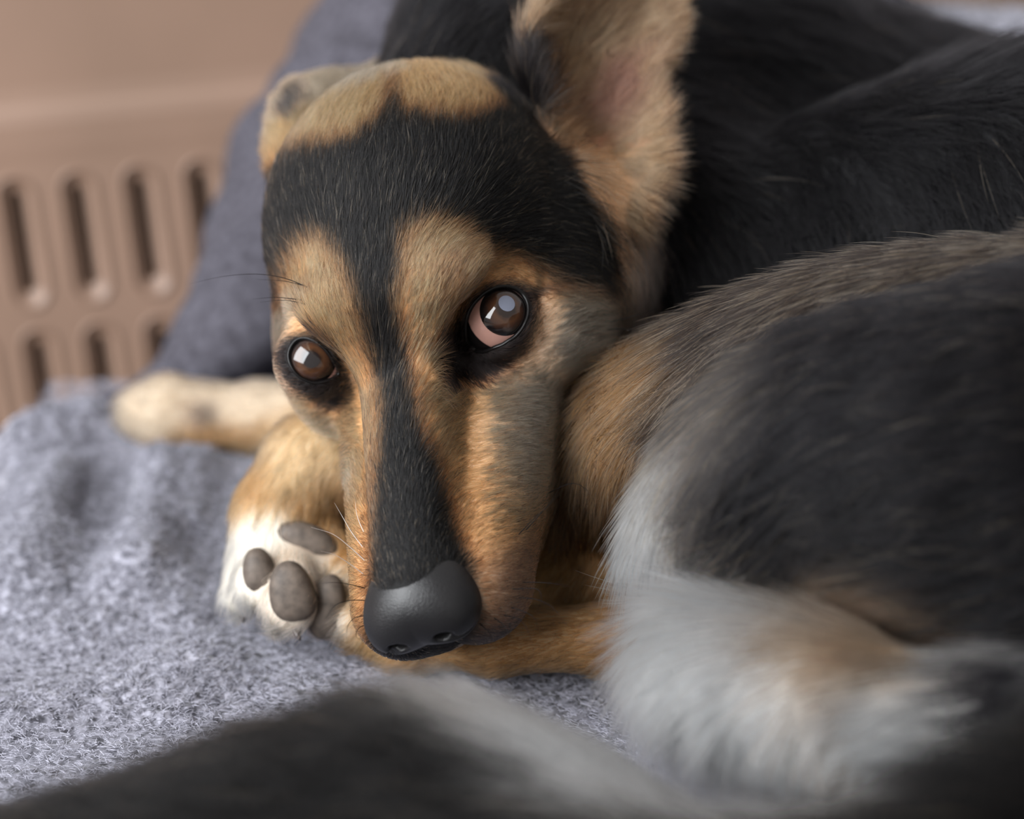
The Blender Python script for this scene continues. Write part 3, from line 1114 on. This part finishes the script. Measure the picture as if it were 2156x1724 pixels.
def grow(name, groups, count, wfun, length, radius, lift, mess, clump, npt=5):
    w = np.where(np.isin(TG, groups), 1.0, 0.0) * face_w
    if wfun is not None:
        w = w * wfun(TC)
    P, i = sample(count, w)
    G = TG[i]
    ok = ~no_hair(P, G)
    P, i, G = P[ok], i[ok], G[ok]
    NR = norm(VN[TRI[i]].mean(1))
    FL = flow_at(P, NR, G)
    C = coat(P, G, 9.0)
    n = len(P)
    uv, dep = project(P)
    LEN = length(P, uv, G) * (0.75 + 0.5 * rng.random(n))
    RAD = radius * (0.8 + 0.4 * rng.random(n))
    LF = lift(P, uv, G) if callable(lift) else np.full(n, lift)
    var = 0.56 * (1 - 0.6 * np.clip(C[:, 1:2] * 1.2 - 0.3, 0, 1))
    col = np.minimum(C[:, :3] * (1 - var / 2 + var * rng.random((n, 1))), 0.97)
    lum = col @ np.array([0.3, 0.6, 0.1])
    wm = np.clip((lum - 0.02) / 0.1, 0, 1)[:, None]
    sat = np.clip((col.max(1) - col.min(1)) / np.maximum(col.max(1), 1e-4), 0, 1)[:, None] * 1.8
    col = col * (1 + wm * np.clip(sat, 0, 1) * np.array([0.08, -0.25, -0.34]))
    tip = col.copy()
    dk = rng.random(n) < C[:, 3]
    tip[dk] = tip[dk] * 0.12 + 0.004
    st = rng.random(n) < C[:, 4]
    tip[st] = lin(200, 165, 130) * (0.2 + 0.6 * rng.random((st.sum(), 1)))
    half = st & (rng.random(n) < 0.3)
    col[half] = tip[half]
    return strands(name, P, FL, NR, LEN, RAD, LF, col, tip, dog, npt, clump, mess)


def face_len(P, uv, G):
    L = to_head(P)
    y = L[:, 1]
    ln = np.interp(y, [-80, -40, -10, 15, 40, 60, 75], [11, 8.5, 7.5, 6.5, 5.0, 3.4, 2.4])
    cheek = np.clip((uv[:, 0] - 1150) / 180, 0, 1) * (uv[:, 1] > 560)
    ln = ln + 5 * cheek
    for e in EYES.values():
        r = np.linalg.norm(P - e['c'], axis=1)
        ln = np.where(r < 24, ln * np.clip((r - 6) / 18, 0.28, 1), ln)
    return ln


grow('head_fur', [0], 210000, None, face_len, 0.072, 0.17, 0.13, 3.0)
grow('ear_fur', [1], 42000, None, lambda P, uv, G: np.where(uv[:, 0] > 1000, np.where(uv[:, 0] > 1370, 7.0, 13.0), 5.5), 0.08, 0.30, 0.3, 4.0)
grow('neck_fur', [2, 3], 60000, None, lambda P, uv, G: np.where((G == 2) & (uv[:, 0] < 1400), 14.0, 24.0), 0.10, 0.28, 0.3, 7.0, 6)
grow('haunch_fur', [4, 5, 6], 80000, None, lambda P, uv, G: np.select([G == 4, G == 5], [20.0, 22.0], 24.0), 0.11, 0.20, 0.2, 6.0, 6)
grow('tail_fur', [7], 36000, None, lambda P, uv, G: np.full(len(P), 30.0), 0.12, 0.28, 0.25, 8.0, 6)
grow('leg_fur', [8], 42000, None, lambda P, uv, G: np.full(len(P), 7.0), 0.085, 0.25, 0.22, 3.0)

# ------------------------------------------------------------------ parts of the dog
def ico(sub=4):
    import bmesh
    bm = bmesh.new()
    bmesh.ops.create_icosphere(bm, subdivisions=sub, radius=1.0)
    v = np.array([x.co[:] for x in bm.verts])
    f = [tuple(q.index for q in p.verts) for p in bm.faces]
    bm.free()
    return v, f


# nose leather
nlo, nhi = box_of([from_head((x, y, z)) for x in (-18, 18) for y in (54, 96) for z in (-54, -16)], 2)
NV, NQ = build_field(lambda P: nose_field(to_head(P)), nlo, nhi, 0.45)
m_nose, nt, bs = node_mat('nose_leather', 0.38, 0.36)
bs.inputs['Base Color'].default_value = (0.008, 0.0075, 0.008, 1)
tc = nt.nodes.new('ShaderNodeTexCoord')
vo = nt.nodes.new('ShaderNodeTexVoronoi')
vo.feature = 'DISTANCE_TO_EDGE'
vo.inputs['Scale'].default_value = 1500.0
bp = nt.nodes.new('ShaderNodeBump')
bp.inputs['Strength'].default_value = 0.15
bp.inputs['Distance'].default_value = 0.0004
mr = nt.nodes.new('ShaderNodeMapRange')
mr.inputs['From Max'].default_value = 0.25
nt.links.new(tc.outputs['Object'], vo.inputs['Vector'])
nt.links.new(vo.outputs['Distance'], mr.inputs['Value'])
nt.links.new(mr.outputs['Result'], bp.inputs['Height'])
nt.links.new(bp.outputs['Normal'], bs.inputs['Normal'])
nose = mesh_obj('nose', NV, NQ, m_nose, dog)
nose['label'] = 'moist black nose'

# paw pads
m_pad, nt, bs = node_mat('pad_leather', 0.6, 0.3)
noise_color(nt, bs, lin(62, 54, 48), lin(86, 76, 68), 300.0, 3.0)
for (c, ax, r) in PADS:
    v, f = ico(4)
    q = np.sign(v) * np.abs(v) ** 0.85
    q[:, 0] *= 1 - 0.18 * q[:, 1]
    o = mesh_obj('paw_pad', (q * r) @ ax.T + c, f, m_pad, dog)
    o['label'] = 'dark grey leathery paw pad'

# eyes
m_sclera = material('eye_white', tuple(lin(140, 106, 96)), 0.12, 0.5)
m_iris, nt, bs = node_mat('brown_iris', 0.06, 0.5)
tc = nt.nodes.new('ShaderNodeTexCoord')
sp = nt.nodes.new('ShaderNodeSeparateXYZ')
nt.links.new(tc.outputs['Object'], sp.inputs[0])
ln = nt.nodes.new('ShaderNodeVectorMath')
ln.operation = 'LENGTH'
cb = nt.nodes.new('ShaderNodeCombineXYZ')
nt.links.new(sp.outputs[0], cb.inputs[0])
nt.links.new(sp.outputs[1], cb.inputs[1])
nt.links.new(cb.outputs[0], ln.inputs[0])
mr = nt.nodes.new('ShaderNodeMapRange')
mr.inputs['From Min'].default_value = 0.0
mr.inputs['From Max'].default_value = 0.0068
nt.links.new(ln.outputs['Value'], mr.inputs['Value'])
nz = nt.nodes.new('ShaderNodeTexNoise')
nz.inputs['Scale'].default_value = 700.0
nt.links.new(tc.outputs['Object'], nz.inputs['Vector'])
mx = nt.nodes.new('ShaderNodeMath')
mx.operation = 'MULTIPLY_ADD'
mx.inputs[1].default_value = 0.22
nt.links.new(nz.outputs['Fac'], mx.inputs[0])
nt.links.new(mr.outputs['Result'], mx.inputs[2])
rp = nt.nodes.new('ShaderNodeValToRGB')
els = rp.color_ramp.elements
els[0].position, els[0].color = 0.42, (*lin(30, 21, 17), 1)
els[1].position, els[1].color = 1.0, (*lin(16, 13, 13), 1)
for p_, c_ in ((0.62, (62, 40, 26)), (0.78, (48, 30, 22)), (0.94, (26, 19, 17))):
    x = els.new(p_)
    x.color = (*lin(*c_), 1)
nt.links.new(mx.outputs[0], rp.inputs['Fac'])
nt.links.new(rp.outputs['Color'], bs.inputs['Base Color'])
bs.inputs['Specular IOR Level'].default_value = 0.05
bs.inputs['Coat Weight'].default_value = 0.85
bs.inputs['Coat Roughness'].default_value = 0.02
m_pupil = {'left': material('grey_blue_pupil', tuple(lin(96, 100, 114)), 0.08, 0.5), 'right': material('dark_pupil', tuple(lin(26, 22, 22)), 0.05, 0.5)}  # left pupil grey-blue, right pupil near black
m_lid = material('wet_eyelid', tuple(lin(12, 10, 10)), 0.3, 0.2)


def cap(R, ang, bulge, n=24, m=48, shift=(0, 0)):
    """dome of half angle ang on a ball of radius R, local z outwards"""
    V = [(shift[0], shift[1], R + bulge)]
    for i in range(1, n + 1):
        a = ang * i / n
        k = 1 - (i / n) ** 2
        for j in range(m):
            b = 2 * math.pi * j / m
            rr = R + bulge * k
            V.append((rr * math.sin(a) * math.cos(b) + shift[0], rr * math.sin(a) * math.sin(b) + shift[1], rr * math.cos(a)))
    F = [(0, 1 + j, 1 + (j + 1) % m) for j in range(m)]
    for i in range(n - 1):
        for j in range(m):
            F.append((1 + i * m + j, 1 + (i + 1) * m + j, 1 + (i + 1) * m + (j + 1) % m, 1 + i * m + (j + 1) % m))
    return np.array(V), F


for key, e in EYES.items():
    v, f = ico(5)
    eye = mesh_obj('eye', v * EYE_R, f, m_sclera, dog)
    gz = Vector(e['g'])
    yy = Vector(CY)
    xx = yy.cross(gz).normalized()
    yy = gz.cross(xx)
    eye.matrix_local = Matrix(((xx[0], yy[0], gz[0], e['c'][0] * MM), (xx[1], yy[1], gz[1], e['c'][1] * MM), (xx[2], yy[2], gz[2], e['c'][2] * MM), (0, 0, 0, 1)))
    V, F = cap(EYE_R + 0.02, math.asin(6.75 / EYE_R), 0.75)
    mesh_obj('iris', V, F, m_iris, eye)
    V, F = cap(EYE_R, 2.35 / EYE_R, 0.0, 10, 40, (0.25, 1.7) if key == 'left' else (0, 0))
    q = np.hypot(V[:, 0], V[:, 1])
    a = np.arcsin(np.clip(q / (EYE_R + 0.75), 0, 1))
    V[:, 2] = (EYE_R + 0.07 + 0.75 * (1 - (a / math.asin(6.75 / EYE_R)) ** 2)) * np.cos(a)
    pu = mesh_obj('pupil', V, F, m_pupil[key], eye)
    # lid margin: a thin wet ridge round the opening
    th = np.linspace(-np.pi, np.pi, 120, endpoint=False)
    la = lid_angle(e, th)
    ring = []
    for t_, a_ in zip(th, la):
        d_ = e['n'] * math.cos(a_) + (e['e1'] * math.cos(t_) + e['e2'] * math.sin(t_)) * math.sin(a_)
        ring.append((d_, np.cross(d_, np.cross(e['n'], d_))))
    V, F = [], []
    nr = 8
    for i, (d_, _) in enumerate(ring):
        tan = norm((ring[(i + 1) % 120][0] - ring[i - 1][0])[None])[0]
        side = np.cross(d_, tan)
        for k in range(nr):
            b = 2 * math.pi * k / nr
            V.append(e['c'] + d_ * (EYE_R + 0.7 + 0.6 * math.sin(b)) + side * (0.42 * math.cos(b) - 0.12))
    for i in range(120):
        for k in range(nr):
            F.append((i * nr + k, ((i + 1) % 120) * nr + k, ((i + 1) % 120) * nr + (k + 1) % nr, i * nr + (k + 1) % nr))
    lid = mesh_obj('eyelid', V, F, m_lid, dog)
    lid['label'] = 'dark wet eyelid margin'
outer = [(984, 672), (983, 699), (987, 722), (998, 739), (1013, 739), (1034, 731)]
inner = [(986, 678), (992, 694), (1001, 707), (1011, 717), (1022, 725), (1034, 731)]
V, F = [], []
for k in range(5):
    for (a, b) in zip(outer, inner):
        V.append(ray_sphere(a[0] + (b[0] - a[0]) * k / 4, a[1] + (b[1] - a[1]) * k / 4, EYES['left']['c'], EYE_R + 0.28))
for k in range(4):
    for i in range(5):
        F.append((k * 6 + i, k * 6 + i + 1, (k + 1) * 6 + i + 1, (k + 1) * 6 + i))
mesh_obj('third_eyelid', V, F, m_lid, dog)

# whiskers and brow hairs, each rooted on the skin
m_wd = material('dark_whisker', tuple(lin(18, 15, 15)), 0.6, 0.05)
m_wl = material('pale_whisker', tuple(lin(190, 180, 176)), 0.35, 0.5)
WH = [
    ([(655, 608), (600, 586), (540, 577), (470, 582), (400, 597)], -12, m_wd), ([(648, 604), (600, 592), (540, 588)], -8, m_wd), ([(650, 642), (600, 632), (548, 636)], -8, m_wd), ([(640, 632), (580, 626), (530, 630)], -8, m_wd),
    ([(768, 1180), (735, 1150), (700, 1124), (655, 1110)], 8, m_wl), ([(765, 1208), (735, 1186), (705, 1168), (675, 1160)], 10, m_wl), ([(768, 1238), (735, 1230), (705, 1226), (676, 1228)], 10, m_wd),
    ([(775, 1264), (735, 1264), (705, 1275), (684, 1304)], 8, m_wd), ([(764, 1152), (740, 1120), (720, 1086), (704, 1058)], 4, m_wl), ([(766, 1120), (755, 1095), (750, 1075), (748, 1055)], 2, m_wl),
    ([(775, 1296), (748, 1300), (732, 1318), (729, 1345)], 8, m_wd), ([(778, 1312), (756, 1322), (750, 1340), (768, 1352)], 8, m_wd),
    ([(1105, 1118), (1135, 1085), (1160, 1055), (1186, 1015)], 10, m_wd), ([(1092, 1125), (1125, 1090), (1155, 1065), (1186, 1030)], 8, m_wd), ([(1150, 1040), (1200, 1018), (1232, 1028), (1252, 1055)], 6, m_wd),
    ([(1100, 1226), (1140, 1226), (1175, 1230), (1208, 1236)], 10, m_wd), ([(1090, 1258), (1130, 1262), (1165, 1280), (1192, 1318)], 10, m_wd), ([(1080, 1240), (1130, 1240), (1140, 1262), (1132, 1285)], 8, m_wd),
    ([(1060, 1295), (1090, 1302), (1110, 1325), (1125, 1372)], 10, m_wd), ([(1040, 1300), (1062, 1318), (1072, 1340), (1068, 1366)], 10, m_wd), ([(1010, 1312), (1030, 1332), (1036, 1352), (1024, 1372)], 10, m_wd), ([(1075, 1278), (1110, 1290), (1128, 1305), (1132, 1326)], 9, m_wd),
    ([(1275, 680), (1315, 670), (1350, 660), (1382, 650)], 10, m_wd), ([(1270, 696), (1310, 692), (1350, 697)], 10, m_wd), ([(1190, 870), (1225, 900), (1262, 925)], 14, m_wl), ([(1160, 1110), (1200, 1085), (1250, 1050)], 14, m_wl),
]
for pts, out, mt in WH:
    p0, n0 = hit(*pts[0])
    if p0 is None:
        continue
    _, dd = project(p0[None])
    d0 = dd[0]
    ctr = [np.array([x, y, d0 - out * (i / (len(pts) - 1))]) for i, (x, y) in enumerate(pts)]
    sp_ = spline([(c[0], c[1], c[2], 0.0) for c in ctr], 5)
    V, F = [], []
    ns = len(sp_)
    for i, (p, _) in enumerate(sp_):
        a = sp_[max(i - 1, 0)][0]
        b = sp_[min(i + 1, ns - 1)][0]
        tn = norm((b - a)[None])[0]
        s1 = norm(np.cross(tn, CZ)[None])[0]
        s2 = np.cross(tn, s1)
        r = 0.15 * (1 - 0.88 * i / (ns - 1))
        for k in range(5):
            V.append(p + (s1 * math.cos(k * 2 * math.pi / 5) + s2 * math.sin(k * 2 * math.pi / 5)) * r)
    for i in range(ns - 1):
        for k in range(5):
            F.append((i * 5 + k, i * 5 + (k + 1) % 5, (i + 1) * 5 + (k + 1) % 5, (i + 1) * 5 + k))
    mesh_obj('whisker', V, F, mt, dog)

# claws showing below the near paw's toes
m_claw = material('claw_horn', tuple(lin(58, 50, 48)), 0.35, 0.4)
for (x0, y0), (x1, y1), d0 in (((520, 1268), (512, 1312), 660), ((562, 1290), (566, 1328), 652), ((622, 1318), (632, 1350), 646)):
    V, F = [], []
    a, b = at(x0, y0, d0), at(x1, y1, d0 - 3)
    for i in range(9):
        t = i / 8
        c = a * (1 - t) + b * t + CZ * (2.2 * 4 * t * (1 - t) * 0.5)
        r = 1.7 * (1 - t) ** 0.6 + 0.12
        for k in range(8):
            g = 2 * math.pi * k / 8
            V.append(c + CX * (r * 0.8 * math.cos(g)) + CZ * (r * math.sin(g)))
    for i in range(8):
        for k in range(8):
            F.append((i * 8 + k, i * 8 + (k + 1) % 8, (i + 1) * 8 + (k + 1) % 8, (i + 1) * 8 + k))
    mesh_obj('claw', V, F, m_claw, dog)

# ------------------------------------------------------------------ blanket fuzz: loose fibres standing off the knit
nf_ = 130000
fx = rng.uniform(-170, 120, nf_)
fy = rng.uniform(-120, 200, nf_)
fz, bey = blanket_h(fx, fy)
keep = ~bey
fx, fy, fz = fx[keep], fy[keep], fz[keep]
R = np.c_[fx, fy, fz - 2.0 + fine_h(fx, fy)]
n = len(R)
NRM = np.tile([0.0, 0, 1], (n, 1))
a = rng.uniform(0, 2 * np.pi, n)
FLW = np.c_[np.cos(a), np.sin(a), 0 * a]
lum = (0.5 + 0.9 * rng.random((n, 1)))
fc = lin(136, 135, 145) * lum
m_fuzz = material('wool_fuzz', (0.5, 0.5, 0.55), 0.9, 0.1)
nt = m_fuzz.node_tree
an = nt.nodes.new('ShaderNodeAttribute')
an.attribute_name = 'hair_color'
nt.links.new(an.outputs['Color'], nt.nodes['Principled BSDF'].inputs['Base Color'])
fz_o = strands('wool_fuzz', R, FLW, NRM, rng.uniform(1.2, 3.2, n), np.full(n, 0.09), np.full(n, 0.75), fc, fc, blanket, 5, 3.0, 0.5, m_fuzz)
